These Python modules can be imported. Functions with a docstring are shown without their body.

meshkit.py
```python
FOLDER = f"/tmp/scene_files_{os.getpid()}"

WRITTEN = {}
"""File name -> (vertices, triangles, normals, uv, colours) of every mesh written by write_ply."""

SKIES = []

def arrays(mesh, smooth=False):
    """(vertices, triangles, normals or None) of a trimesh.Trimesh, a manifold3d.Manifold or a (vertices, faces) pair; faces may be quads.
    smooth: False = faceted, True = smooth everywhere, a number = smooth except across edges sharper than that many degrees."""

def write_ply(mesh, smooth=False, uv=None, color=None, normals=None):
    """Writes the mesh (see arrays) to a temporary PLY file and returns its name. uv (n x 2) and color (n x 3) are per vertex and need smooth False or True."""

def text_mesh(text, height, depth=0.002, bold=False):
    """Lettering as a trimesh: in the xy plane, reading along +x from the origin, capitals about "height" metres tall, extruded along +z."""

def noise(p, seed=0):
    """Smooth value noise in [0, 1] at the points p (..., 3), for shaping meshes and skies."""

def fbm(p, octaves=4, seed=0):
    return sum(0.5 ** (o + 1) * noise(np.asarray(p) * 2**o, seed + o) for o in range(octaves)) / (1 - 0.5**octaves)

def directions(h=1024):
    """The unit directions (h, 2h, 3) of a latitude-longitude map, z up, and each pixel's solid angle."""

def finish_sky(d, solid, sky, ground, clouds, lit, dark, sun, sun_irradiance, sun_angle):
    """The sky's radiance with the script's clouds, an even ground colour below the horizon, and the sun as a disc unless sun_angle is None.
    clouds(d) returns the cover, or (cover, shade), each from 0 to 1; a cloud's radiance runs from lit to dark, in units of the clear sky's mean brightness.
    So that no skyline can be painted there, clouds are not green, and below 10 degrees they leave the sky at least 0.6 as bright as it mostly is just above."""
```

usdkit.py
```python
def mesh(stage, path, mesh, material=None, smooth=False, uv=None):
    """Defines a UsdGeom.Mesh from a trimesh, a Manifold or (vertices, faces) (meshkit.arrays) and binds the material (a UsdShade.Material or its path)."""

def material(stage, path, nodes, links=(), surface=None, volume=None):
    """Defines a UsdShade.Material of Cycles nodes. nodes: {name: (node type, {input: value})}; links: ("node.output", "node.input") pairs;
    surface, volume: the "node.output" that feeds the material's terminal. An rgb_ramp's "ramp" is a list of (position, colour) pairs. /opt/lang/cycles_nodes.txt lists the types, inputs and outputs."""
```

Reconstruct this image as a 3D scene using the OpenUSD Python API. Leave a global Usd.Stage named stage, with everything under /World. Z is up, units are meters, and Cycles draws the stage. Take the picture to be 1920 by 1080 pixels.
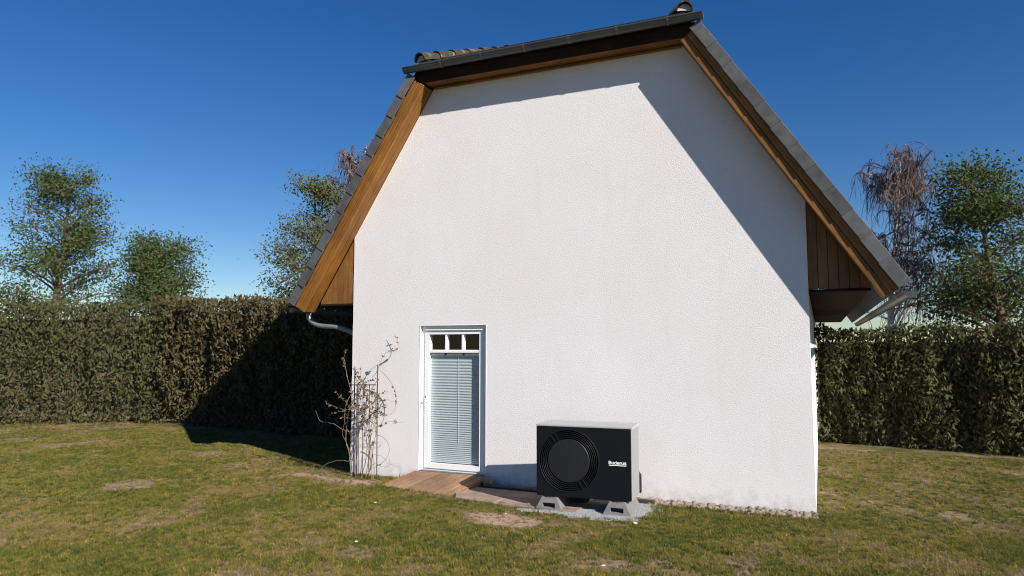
import math, random
import numpy as np, trimesh, manifold3d, shapely
from shapely.geometry import Polygon, Point, box as sbox
from pxr import Usd, UsdGeom, UsdLux, UsdShade, Gf, Sdf, Vt
import usdkit, meshkit

random.seed(7)
rng = np.random.default_rng(7)
stage = Usd.Stage.CreateInMemory()
UsdGeom.SetStageUpAxis(stage, "Z")
UsdGeom.SetStageMetersPerUnit(stage, 1.0)
UsdGeom.Xform.Define(stage, "/World")
UsdGeom.Scope.Define(stage, "/World/Looks")

# ------------------------------------------------------------------ camera, sky, sun, exposure
EYE = (0.0, -8.7, 1.89)
YAW, PITCH = 23.81, 4.82
EXPOSURE = 0.73
cam = UsdGeom.Camera.Define(stage, "/World/camera")
cam.CreateHorizontalApertureAttr(36.0)
cam.CreateVerticalApertureAttr(20.25)
cam.CreateFocalLengthAttr(36.0 * 1304 / 1920)
cam.CreateExposureAttr(EXPOSURE)
cam.AddTranslateOp().Set(Gf.Vec3d(*EYE))
cam.AddRotateZOp().Set(YAW)
cam.AddRotateXOp().Set(90.0 + PITCH)

SUN = np.array([2.2, -1.0, 1.44]); SUN /= np.linalg.norm(SUN)
ELEV = math.asin(SUN[2]); ROT = math.atan2(SUN[0], SUN[1])
SKY_STRENGTH, SUN_INTENSITY = 0.054, 1.25
usdkit.material(stage, "/World/Looks/sky_light",
    {"sky": ("sky_texture", {"sky_type": "single_scattering", "sun_disc": False, "sun_elevation": ELEV, "sun_rotation": ROT,
                             "air_density": 1.0, "aerosol_density": 0.0, "ozone_density": 4.0, "altitude": 100.0}),
     "h": ("hsv", {"hue": 0.51, "saturation": 1.30, "value": 1.06}),
     "bg": ("background_shader", {"strength": SKY_STRENGTH})},
    [("sky.color", "h.color"), ("h.color", "bg.color")], surface="bg.background")
dome = UsdLux.DomeLight.Define(stage, "/World/sky")
UsdShade.MaterialBindingAPI.Apply(dome.GetPrim()).Bind(UsdShade.Material.Get(stage, "/World/Looks/sky_light"))
dome.GetPrim().SetCustomDataByKey("kind", "structure")
sun = UsdLux.DistantLight.Define(stage, "/World/sun")
sun.CreateIntensityAttr(SUN_INTENSITY); sun.CreateAngleAttr(0.5); sun.CreateColorAttr(Gf.Vec3f(1.0, 0.94, 0.87))
sun.CreateNormalizeAttr(True)
q = Gf.Rotation(Gf.Vec3d(0, 0, 1), Gf.Vec3d(*map(float, SUN))).GetQuat()
sun.AddOrientOp(UsdGeom.XformOp.PrecisionDouble).Set(Gf.Quatd(q))

# ------------------------------------------------------------------ materials
M = {}
def mat(name, nodes, links, surface="p.BSDF"):
    M[name] = usdkit.material(stage, "/World/Looks/" + name, nodes, links, surface=surface)
    return M[name]

def plain(name, col, rough=0.5, spec=0.5, metallic=0.0, var=0.12, scale=6.0, bump=0.0, bump_scale=80.0, bump_dist=0.004, **kw):
    """A base colour broken up by noise, with a fine relief."""
    c = np.array(col)
    n = {"g": ("geometry", {}), "n": ("noise_texture", {"scale": scale, "detail": 5.0, "roughness": 0.6}),
         "r": ("rgb_ramp", {"ramp": [(0.25, tuple(c * (1 - var))), (0.75, tuple(np.minimum(c * (1 + var), 0.95)))]}),
         "p": ("principled_bsdf", {"roughness": rough, "specular_ior_level": spec, "metallic": metallic, **kw})}
    l = [("g.position", "n.vector"), ("n.fac", "r.fac"), ("r.color", "p.base_color")]
    if bump:
        n["bn"] = ("noise_texture", {"scale": bump_scale, "detail": 4.0, "roughness": 0.6})
        n["b"] = ("bump", {"strength": bump, "distance": bump_dist})
        l += [("g.position", "bn.vector"), ("bn.fac", "b.height"), ("b.normal", "p.normal")]
    return mat(name, n, l)

def plaster(name, col, stain):
    """Coarse sprayed render: worm-like grain, pale stains and streaks."""
    c, s = np.array(col), np.array(stain)
    n = {"g": ("geometry", {}),
         "big": ("noise_texture", {"scale": 0.9, "detail": 4.0, "roughness": 0.55}),
         "mp": ("mapping", {"mapping_type": "point", "scale": (5.0, 5.0, 0.9)}),
         "str": ("noise_texture", {"scale": 1.0, "detail": 5.0, "roughness": 0.65}),
         "r1": ("rgb_ramp", {"ramp": [(0.38, tuple(c)), (0.52, tuple(c * (0.99, 0.98, 0.975))), (0.72, tuple(c * (0.965, 0.935, 0.92)))]}),
         "r2": ("rgb_ramp", {"ramp": [(0.56, (0, 0, 0)), (0.80, (0.26, 0.26, 0.26))]}),
         "m": ("mix_color", {"b": tuple(s)}),
         "sx": ("separate_xyz", {}),
         "low": ("map_range", {"from_min": 0.55, "from_max": 0.0, "to_min": 0.0, "to_max": 1.0, "clamp": True}),
         "ln": ("noise_texture", {"scale": 7.0, "detail": 5.0, "roughness": 0.7}),
         "lm": ("math", {"math_type": "multiply"}),
         "lr": ("rgb_ramp", {"ramp": [(0.30, (0, 0, 0)), (0.75, (0.75, 0.75, 0.75))]}),
         "m2": ("mix_color", {"b": (0.36, 0.33, 0.28)}),
         "grain": ("noise_texture", {"scale": 82.0, "detail": 3.0, "roughness": 0.55, "distortion": 0.9}),
         "fine": ("noise_texture", {"scale": 150.0, "detail": 2.0}),
         "mixh": ("math", {"math_type": "multiply_add", "value2": 0.25}),
         "b": ("bump", {"strength": 0.7, "distance": 0.0065}),
         "gr": ("rgb_ramp", {"ramp": [(0.30, (0.86, 0.86, 0.86)), (0.55, (1, 1, 1))]}),
         "mg": ("mix_color", {"blend_type": "multiply", "fac": 1.0}),
         "p": ("principled_bsdf", {"roughness": 0.95, "specular_ior_level": 0.15})}
    l = [("g.position", "big.vector"), ("big.fac", "r1.fac"), ("g.position", "mp.vector"), ("mp.vector", "str.vector"), ("str.fac", "r2.fac"),
         ("r1.color", "m.a"), ("r2.color", "m.fac"), ("g.position", "sx.vector"), ("sx.z", "low.value"), ("g.position", "ln.vector"),
         ("low.result", "lm.value1"), ("ln.fac", "lm.value2"), ("lm.value", "lr.fac"), ("m.result", "m2.a"), ("lr.color", "m2.fac"),
         ("g.position", "grain.vector"), ("g.position", "fine.vector"), ("fine.fac", "mixh.value1"), ("grain.fac", "mixh.value3"),
         ("mixh.value", "b.height"), ("b.normal", "p.normal"), ("grain.fac", "gr.fac"), ("m2.result", "mg.a"), ("gr.color", "mg.b"), ("mg.result", "p.base_color")]
    return mat(name, n, l)

def wood(name, a, b, angle=(0, 0, 0), rough=0.55, scale=3.0, spec=0.35, bump=0.3):
    """Grain along local x once rotated by angle (degrees); the tone varies from board to board."""
    n = {"g": ("geometry", {}), "rot": ("vector_rotate", {"rotate_type": "euler_xyz", "rotation": tuple(math.radians(x) for x in angle)}),
         "oi": ("object_info", {}), "off": ("vector_math", {"math_type": "multiply_add", "vector2": (17.0, 9.0, 5.0)}),
         "mp": ("mapping", {"mapping_type": "point", "scale": (1.0, 22.0, 22.0)}),
         "n": ("noise_texture", {"scale": scale, "detail": 6.0, "roughness": 0.65, "distortion": 0.4}),
         "r": ("rgb_ramp", {"ramp": [(0.25, tuple(a)), (0.5, tuple((np.array(a) + np.array(b)) / 2)), (0.75, tuple(b))]}),
         "dn": ("noise_texture", {"scale": 1.6, "detail": 5.0, "roughness": 0.7}),
         "dr": ("rgb_ramp", {"ramp": [(0.35, (0.62, 0.60, 0.58)), (0.65, (1.08, 1.05, 1.0))]}),
         "mx": ("mix_color", {"blend_type": "multiply", "fac": 1.0, "use_clamp": False}),
         "v": ("map_range", {"to_min": 0.78, "to_max": 1.15}),
         "h": ("hsv", {"hue": 0.5, "saturation": 1.0}),
         "b": ("bump", {"strength": bump, "distance": 0.003}),
         "p": ("principled_bsdf", {"roughness": rough, "specular_ior_level": spec})}
    l = [("g.position", "rot.vector"), ("oi.random", "off.vector1"), ("rot.vector", "off.vector3"), ("off.vector", "mp.vector"), ("mp.vector", "n.vector"), ("n.fac", "r.fac"),
         ("g.position", "dn.vector"), ("dn.fac", "dr.fac"), ("r.color", "mx.a"), ("dr.color", "mx.b"), ("oi.random", "v.value"), ("v.result", "h.value"),
         ("mx.result", "h.color"), ("h.color", "p.base_color"), ("n.fac", "b.height"), ("b.normal", "p.normal")]
    return mat(name, n, l)

plaster("plaster", (0.77, 0.75, 0.745), (0.60, 0.535, 0.50))
wood("verge_wood_left", (0.13, 0.047, 0.009), (0.36, 0.165, 0.030), (0, 57, 0))
wood("verge_wood_right", (0.13, 0.047, 0.009), (0.36, 0.165, 0.030), (0, -57, 0))
wood("eave_wood", (0.17, 0.068, 0.018), (0.38, 0.18, 0.055))
wood("cladding_wood", (0.15, 0.065, 0.018), (0.32, 0.155, 0.048), (0, 90, 0))
wood("fascia_wood", (0.018, 0.010, 0.006), (0.045, 0.025, 0.014), rough=0.85, spec=0.08)
wood("ramp_wood", (0.20, 0.11, 0.058), (0.39, 0.25, 0.15), (0, 0, 90), rough=0.7, bump=0.5)
wood("ramp_edge_wood", (0.22, 0.085, 0.028), (0.36, 0.17, 0.065), (0, 0, 90), rough=0.6, bump=0.4)
mat("verge_tile", {"g": ("geometry", {}), "oi": ("object_info", {}), "n": ("noise_texture", {"scale": 7.0, "detail": 6.0, "roughness": 0.7}),
    "r": ("rgb_ramp", {"ramp": [(0.3, (0.055, 0.057, 0.06)), (0.55, (0.088, 0.09, 0.092)), (0.68, (0.105, 0.105, 0.095)), (0.8, (0.17, 0.165, 0.13))]}),
    "v": ("map_range", {"to_min": 0.75, "to_max": 1.25}), "h": ("hsv", {"hue": 0.5, "saturation": 1.0}), "b": ("bump", {"strength": 0.4, "distance": 0.004}),
    "p": ("principled_bsdf", {"roughness": 0.75, "specular_ior_level": 0.3})},
    [("g.position", "n.vector"), ("n.fac", "r.fac"), ("oi.random", "v.value"), ("v.result", "h.value"), ("r.color", "h.color"), ("h.color", "p.base_color"), ("n.fac", "b.height"), ("b.normal", "p.normal")])
plain("roof_tile", (0.030, 0.028, 0.028), 0.75, 0.3, var=0.4, scale=4, bump=0.4)
mat("hip_tile", {"g": ("geometry", {}), "n": ("noise_texture", {"scale": 9.0, "detail": 6.0, "roughness": 0.7}),
    "r": ("rgb_ramp", {"ramp": [(0.40, (0.035, 0.032, 0.03)), (0.56, (0.06, 0.05, 0.035)), (0.66, (0.28, 0.22, 0.05)), (0.8, (0.30, 0.29, 0.2))]}),
    "b": ("bump", {"strength": 0.6, "distance": 0.006}), "p": ("principled_bsdf", {"roughness": 0.9, "specular_ior_level": 0.2})},
    [("g.position", "n.vector"), ("n.fac", "r.fac"), ("r.color", "p.base_color"), ("n.fac", "b.height"), ("b.normal", "p.normal")])
plain("mortar", (0.42, 0.39, 0.34), 0.95, 0.1, var=0.2, scale=14, bump=0.5)
plain("gutter_metal", (0.085, 0.088, 0.09), 0.45, 0.5, metallic=0.35, var=0.25, scale=3)
plain("bracket_metal", (0.13, 0.135, 0.14), 0.45, 0.5, metallic=0.5, var=0.15)
plain("zinc", (0.22, 0.225, 0.23), 0.45, 0.5, metallic=0.4, var=0.15, scale=7)
plain("white_frame", (0.80, 0.80, 0.79), 0.35, 0.5, var=0.03, scale=2)
plain("reveal_paint", (0.78, 0.77, 0.755), 0.9, 0.2, var=0.04, scale=4, bump=0.2)
plain("interior", (0.014, 0.013, 0.013), 0.9, 0.2, var=0.5, scale=3)
plain("blind_fabric", (0.44, 0.485, 0.51), 0.85, 0.2, var=0.05, scale=3)
plain("cord", (0.7, 0.72, 0.74), 0.7, 0.2)
plain("handle_white", (0.75, 0.75, 0.73), 0.3)
mat("pane_glass", {"t": ("transparent_bsdf", {"color": (0.93, 0.96, 0.95)}), "gl": ("glossy_bsdf", {"roughness": 0.02, "color": (1, 1, 1)}),
    "f": ("layer_weight", {"blend": 0.5}), "p5": ("math", {"math_type": "power", "value2": 5.0}), "ma": ("math", {"math_type": "multiply_add", "value2": 0.9, "value3": 0.032}),
    "m": ("mix_closure", {})}, [("f.facing", "p5.value1"), ("p5.value", "ma.value1"), ("ma.value", "m.fac"), ("t.BSDF", "m.closure1"), ("gl.BSDF", "m.closure2")], surface="m.closure")
plain("black_panel", (0.0055, 0.006, 0.0088), 0.42, 0.25, var=0.08, scale=1.5)
plain("hub_black", (0.011, 0.0115, 0.0135), 0.5, 0.35, var=0.1, scale=2)
plain("grille_black", (0.0055, 0.006, 0.0075), 0.6, 0.2, var=0.1)
plain("grille_dark", (0.004, 0.004, 0.005), 0.8, 0.1)
plain("casing_grey", (0.235, 0.24, 0.238), 0.5, 0.4, var=0.06, scale=3, bump=0.15, bump_scale=300, bump_dist=0.001)
plain("lid_grey", (0.34, 0.345, 0.34), 0.5, 0.4, var=0.06, scale=3)
plain("logo_white", (0.82, 0.82, 0.82), 0.5)
plain("rubber", (0.012, 0.012, 0.012), 0.8, 0.3)
plain("concrete", (0.165, 0.158, 0.156), 0.9, 0.2, var=0.16, scale=12, bump=0.35, bump_scale=120)
plain("cast_iron", (0.17, 0.145, 0.125), 0.85, 0.3, var=0.3, scale=25, bump=0.3)
plain("kerb_stone", (0.055, 0.045, 0.038), 0.9, 0.2, var=0.3, scale=10, bump=0.4)
plain("slab_stone", (0.25, 0.185, 0.145), 0.9, 0.2, var=0.28, scale=5, bump=0.35, bump_scale=60)
plain("boulder", (0.23, 0.17, 0.12), 0.95, 0.2, var=0.35, scale=14, bump=0.6, bump_scale=45, bump_dist=0.01)
plain("trellis_metal", (0.07, 0.05, 0.042), 0.7, 0.4, metallic=0.3, var=0.4, scale=20)
plain("vine_bark", (0.25, 0.18, 0.125), 0.85, 0.25, var=0.3, scale=30)
plain("twig_bark", (0.13, 0.085, 0.06), 0.85, 0.25, var=0.3, scale=20)
plain("birch_bark", (0.42, 0.40, 0.37), 0.85, 0.25, var=0.5, scale=9)
plain("birch_twig", (0.13, 0.092, 0.078), 0.85, 0.25, var=0.3, scale=5)
plain("flower_white", (0.82, 0.81, 0.76), 0.7, 0.2)
plain("dead_leaf", (0.20, 0.10, 0.055), 0.8, 0.2)

def island_ramp(name, cols, rough=0.75, translucent=0.25, by="g.random_per_island"):
    n = {"g": ("geometry", {}), "oi": ("object_info", {}), "r": ("rgb_ramp", {"ramp": [(i / max(1, len(cols) - 1), c) for i, c in enumerate(cols)]}),
         "p": ("principled_bsdf", {"roughness": rough, "specular_ior_level": 0.25}), "t": ("translucent_bsdf", {}), "m": ("mix_closure", {"fac": translucent})}
    l = [(by, "r.fac"), ("r.color", "p.base_color")]
    if translucent:
        l += [("r.color", "t.color"), ("p.BSDF", "m.closure1"), ("t.BSDF", "m.closure2")]
        return mat(name, n, l, surface="m.closure")
    return mat(name, n, l)
island_ramp("grass_green", [(0.05, 0.07, 0.011), (0.145, 0.15, 0.024), (0.21, 0.175, 0.032), (0.09, 0.115, 0.02), (0.04, 0.055, 0.010)], by="oi.random", translucent=0.2)
island_ramp("grass_olive", [(0.15, 0.115, 0.02), (0.28, 0.215, 0.035), (0.145, 0.14, 0.022), (0.33, 0.235, 0.06), (0.10, 0.092, 0.017)], by="oi.random", translucent=0.15)
island_ramp("grass_straw", [(0.25, 0.185, 0.10), (0.32, 0.235, 0.13), (0.19, 0.135, 0.075), (0.15, 0.11, 0.06)], by="oi.random", translucent=0.1)
island_ramp("pebble_mix", [(0.22, 0.18, 0.14), (0.13, 0.105, 0.08), (0.34, 0.30, 0.25), (0.10, 0.08, 0.065), (0.30, 0.23, 0.165), (0.20, 0.18, 0.16)], translucent=0, rough=0.85)
island_ramp("chip_mix", [(0.25, 0.26, 0.255), (0.10, 0.105, 0.11), (0.42, 0.435, 0.43), (0.16, 0.165, 0.17), (0.30, 0.31, 0.305), (0.06, 0.065, 0.07), (0.22, 0.225, 0.22)], translucent=0, rough=0.85)
island_ramp("hedge_leaf", [(0.085, 0.07, 0.03), (0.14, 0.105, 0.05), (0.06, 0.07, 0.026), (0.19, 0.135, 0.065)], translucent=0.15)
island_ramp("hedge_leaf_green", [(0.065, 0.07, 0.024), (0.10, 0.09, 0.036), (0.05, 0.06, 0.022), (0.15, 0.115, 0.052)], translucent=0.15)
island_ramp("fresh_leaf", [(0.07, 0.10, 0.025), (0.11, 0.13, 0.03), (0.05, 0.075, 0.02), (0.15, 0.15, 0.045)], translucent=0.3)
island_ramp("spring_leaf", [(0.10, 0.11, 0.03), (0.16, 0.14, 0.04), (0.07, 0.08, 0.025), (0.20, 0.16, 0.06)], translucent=0.25)
island_ramp("vine_leaf", [(0.14, 0.11, 0.075), (0.10, 0.12, 0.055), (0.15, 0.085, 0.07), (0.13, 0.14, 0.075)], translucent=0.25)
mat("lawn_soil", {"g": ("geometry", {}), "n1": ("noise_texture", {"scale": 1.1, "detail": 5.0, "roughness": 0.6}), "n2": ("noise_texture", {"scale": 28.0, "detail": 5.0, "roughness": 0.7}),
    "r1": ("rgb_ramp", {"ramp": [(0.38, (0.075, 0.075, 0.022)), (0.5, (0.12, 0.10, 0.04)), (0.62, (0.23, 0.17, 0.105))]}),
    "r2": ("rgb_ramp", {"ramp": [(0.3, (0.6, 0.6, 0.6)), (0.7, (1.15, 1.12, 1.08))]}), "m": ("mix_color", {"blend_type": "multiply", "fac": 1.0, "use_clamp": False}),
    "at": ("attribute", {"attribute": "bare"}), "m3": ("mix_color", {"b": (0.35, 0.25, 0.18)}),
    "b": ("bump", {"strength": 0.7, "distance": 0.015}), "p": ("principled_bsdf", {"roughness": 0.95, "specular_ior_level": 0.15})},
    [("g.position", "n1.vector"), ("g.position", "n2.vector"), ("n1.fac", "r1.fac"), ("n2.fac", "r2.fac"), ("r1.color", "m3.a"), ("at.fac", "m3.fac"), ("m3.result", "m.a"), ("r2.color", "m.b"), ("m.result", "p.base_color"),
     ("n2.fac", "b.height"), ("b.normal", "p.normal")])

# ------------------------------------------------------------------ helpers
used = {}
def free(path):
    k = used.get(path, -1) + 1
    used[path] = k
    return path if k == 0 else f"{path}_{k:03d}"

def tag(prim, label=None, cat=None, group=None, kind=None):
    for k, v in (("label", label), ("category", cat), ("group", group), ("kind", kind)):
        if v: prim.SetCustomDataByKey(k, v)
    return prim

class Thing:
    """An Xform at the thing's base; its parts are given in the frame named by loc and rotz unless world is True."""
    def __init__(self, name, label=None, cat=None, loc=(0, 0, 0), rotz=0.0, group=None, kind=None, world=False):
        self.path = free("/World/" + name)
        x = UsdGeom.Xform.Define(stage, self.path)
        x.AddTranslateOp().Set(Gf.Vec3d(*map(float, loc)))
        if rotz: x.AddRotateZOp().Set(float(rotz))
        self.shift = -np.array(loc, float) if world else np.zeros(3)
        self.prim = tag(x.GetPrim(), label, cat, group, kind)
    def part(self, name, mesh, material, parent=None, smooth=False, label=None, kind=None):
        path = free((parent or self.path) + "/" + name)
        if isinstance(mesh, list): mesh = trimesh.util.concatenate(mesh)
        mesh = mesh.copy(); mesh.apply_translation(self.shift)
        m = usdkit.mesh(stage, path, mesh, M[material], smooth=smooth)
        tag(m.GetPrim(), label, kind=kind)
        return path

def single(name, mesh, material, label=None, cat=None, group=None, kind=None, smooth=False):
    path = free("/World/" + name)
    if isinstance(mesh, list): mesh = trimesh.util.concatenate(mesh)
    m = usdkit.mesh(stage, path, mesh, M[material], smooth=smooth)
    return tag(m.GetPrim(), label, cat, group, kind)

def cbox(lo, hi, b=0.004):
    """A box with chamfered edges."""
    lo, hi = np.minimum(lo, hi).astype(float), np.maximum(lo, hi).astype(float)
    b = min(b, 0.3 * (hi - lo).min())
    pts = []
    for sx in (0, 1):
        for sy in (0, 1):
            for sz in (0, 1):
                c = np.array([(lo, hi)[sx][0], (lo, hi)[sy][1], (lo, hi)[sz][2]])
                d = np.array([1 - 2 * sx, 1 - 2 * sy, 1 - 2 * sz]) * b
                for k in range(3):
                    o = d.copy(); o[k] = 0
                    pts.append(c + o)
    return trimesh.convex.convex_hull(np.array(pts))

def hull(pts):
    return trimesh.convex.convex_hull(np.array(pts, float))

def board(p0, p1, side, w0, w1, up, t0, t1, b=0.004):
    """A board from p0 to p1, spanning w0..w1 along side and t0..t1 along up."""
    p0, p1, side, up = (np.array(x, float) for x in (p0, p1, side, up))
    L = np.linalg.norm(p1 - p0); e = (p1 - p0) / L
    m = cbox((0, w0, t0), (L, w1, t1), b)
    T = np.eye(4); T[:3, 0], T[:3, 1], T[:3, 2], T[:3, 3] = e, side, up, p0
    m.apply_transform(T)
    if np.linalg.det(T[:3, :3]) < 0: m.invert()
    return m

def slab_xz(poly, y0, y1):
    """A polygon in the x-z plane extruded from y0 to y1."""
    if isinstance(poly, list): poly = Polygon(poly)
    m = trimesh.creation.extrude_polygon(poly, y1 - y0, engine="earcut")
    v = m.vertices
    m.vertices = np.stack([v[:, 0], v[:, 2] + y0, v[:, 1]], 1)
    m.invert()
    return m

def tube(pts, r0, r1=None, n=6, cap=True):
    pts = np.array(pts, float); r1 = r0 if r1 is None else r1
    k = len(pts); rad = np.linspace(r0, r1, k)
    t = np.gradient(pts, axis=0); t /= np.maximum(np.linalg.norm(t, axis=1, keepdims=True), 1e-9)
    a = np.array([0, 0, 1.0]) if abs(t[0, 2]) < 0.9 else np.array([1.0, 0, 0])
    V = []
    for i in range(k):
        s = np.cross(t[i], a); s /= max(np.linalg.norm(s), 1e-9); a = np.cross(s, t[i])
        th = np.arange(n) * 2 * np.pi / n
        V.append(pts[i] + rad[i] * (np.cos(th)[:, None] * s + np.sin(th)[:, None] * a))
    V = np.vstack(V); F = []
    for i in range(k - 1):
        for j in range(n):
            p, q_ = i * n + j, i * n + (j + 1) % n
            F += [[p, q_, p + n], [q_, q_ + n, p + n]]
    if cap:
        for j in range(1, n - 1):
            F += [[0, j + 1, j], [(k - 1) * n, (k - 1) * n + j, (k - 1) * n + j + 1]]
    return trimesh.Trimesh(V, F, process=False)

def smooth_path(pts, n=20):
    from scipy.interpolate import CubicSpline
    pts = np.array(pts, float); s = np.r_[0, np.cumsum(np.linalg.norm(np.diff(pts, axis=0), axis=1))]
    return CubicSpline(s, pts)(np.linspace(0, s[-1], n))

def ngon(r, n=72, ratio=1.0):
    th = np.linspace(0, 2 * np.pi, n, endpoint=False)
    return np.stack([r * np.cos(th), ratio * r * np.sin(th)], 1)

# ------------------------------------------------------------------ house
SL = 1.553                       # rise of the roof per metre
COS, SIN = 1 / math.hypot(1, SL), SL / math.hypot(1, SL)
XC, XL, XR = -3.28, -6.48, -0.10     # ridge, left corner, right corner
ZH, XHL, XHR = 5.71, -5.09, -1.47    # soffit of the half hip and its ends on the wall
zl = lambda x: ZH + (x - XHL) * SL       # underside line of the left slope
zr = lambda x: ZH - (x - XHR) * SL
DOOR = (-5.297, -4.230, 0.125, 2.195)

H = Thing("white_house", "white rendered gable house with a half hip roof and brown wooden verge", "house")
door_hole = sbox(*[DOOR[i] for i in (0, 2, 1, 3)])
outer = Polygon([(XL, -0.3), (XR, -0.3), (XR, zr(XR)), (XHR, ZH), (XHL, ZH), (XL, zl(XL))])
H.part("wall", slab_xz(outer.difference(door_hole), 0.0, 0.30), "plaster")
H.part("side_wall", cbox((XL, 0.301, -0.3), (XL + 0.3, 11, zl(XL)), 0.001), "plaster")
H.part("side_wall", cbox((XR - 0.3, 0.301, -0.3), (XR, 11, zr(XR)), 0.001), "plaster")
H.part("back_wall", slab_xz([(XL, -0.3), (XR, -0.3), (XR, zr(XR)), (XC, zl(XC)), (XL, zl(XL))], 11.001, 11.3), "plaster")
H.part("interior_floor", cbox((XL + 0.301, 0.301, -0.05), (XR - 0.301, 10.9, 0.10), 0.001), "interior")
H.part("interior_screen", cbox((-5.9, 1.9, 0.11), (-3.4, 1.95, 2.6), 0.001), "interior")
H.part("interior_ceiling", cbox((XL + 0.302, 0.302, 2.62), (XR - 0.302, 10.8, 2.8), 0.001), "interior")

# roof slopes
nl = np.array([-SIN, 0, COS]); nr = np.array([SIN, 0, COS])
EZ = 2.42
xeL = XHL + (EZ - ZH) / SL
def onL(z, y, off): return np.array([XHL + (z - ZH) / SL, y, z]) + nl * off
def onR(z, y, off): return np.array([XHR - (z - ZH) / SL, y, z]) + nr * off
HIPY, HIPZ, HIPT = -0.31, 5.99, SL / 3.7
RZ = zl(XC)
topz = RZ + 0.25 / COS
ymeet = HIPY + (topz - HIPZ) / HIPT
zc = HIPZ - 0.045                                      # where the slopes stop under the hip
H.part("roof_slope", hull([onL(EZ, -0.24, o) for o in (.16, .25)] + [onL(EZ, 11.5, o) for o in (.16, .25)] + [onL(zc, -0.24, o) for o in (.16, .25)]
      + [onL(RZ, ymeet, o) for o in (.16, .25)] + [onL(RZ, 11.5, o) for o in (.16, .25)]), "roof_tile")
H.part("roof_slope", hull([onR(EZ, -0.24, o) for o in (.16, .25)] + [onR(EZ, 11.5, o) for o in (.16, .25)] + [onR(zc, -0.24, o) for o in (.16, .25)]
      + [onR(RZ, ymeet, o) for o in (.16, .25)] + [onR(RZ, 11.5, o) for o in (.16, .25)]), "roof_tile")
hl = onL(HIPZ, HIPY, 0.25); hr = onR(HIPZ, HIPY, 0.25)
hl[2] = hr[2] = HIPZ; hl[0] -= 0.06; hr[0] += 0.06
apex = np.array([XC, ymeet, topz])
H.part("roof_hip", hull([hl, hr, apex, hl - [-.03, -.02, .09], hr - [.03, -.02, .09], apex - [0, 0, .09]]), "roof_tile")
# hip tiles: overlapping half-round caps up both hips
def cap_tile(p, e, r0, r1, L, n=9, t=0.018):
    e = e / np.linalg.norm(e); side = np.cross(e, [0, 0, 1.0]); side /= np.linalg.norm(side); up = np.cross(side, e)
    V, F = [], []
    for (s, r) in ((0, r0), (L, r1)):
        for rr in (r, r - t):
            for k in range(n):
                a = math.pi * (k / (n - 1)) * 1.1 - 0.05 * math.pi
                V.append(p + e * s + rr * (math.cos(a) * side + math.sin(a) * up))
    idx = lambda s, w, k: (s * 2 + w) * n + k
    for k in range(n - 1):
        F += [[idx(0, 0, k), idx(0, 0, k + 1), idx(1, 0, k)], [idx(0, 0, k + 1), idx(1, 0, k + 1), idx(1, 0, k)]]
        F += [[idx(0, 1, k), idx(1, 1, k), idx(0, 1, k + 1)], [idx(0, 1, k + 1), idx(1, 1, k), idx(1, 1, k + 1)]]
        for s in (0, 1): F += [[idx(s, 0, k), idx(s, 1, k), idx(s, 0, k + 1)], [idx(s, 1, k), idx(s, 1, k + 1), idx(s, 0, k + 1)]]
    return trimesh.Trimesh(np.array(V), F, process=False)
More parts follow.
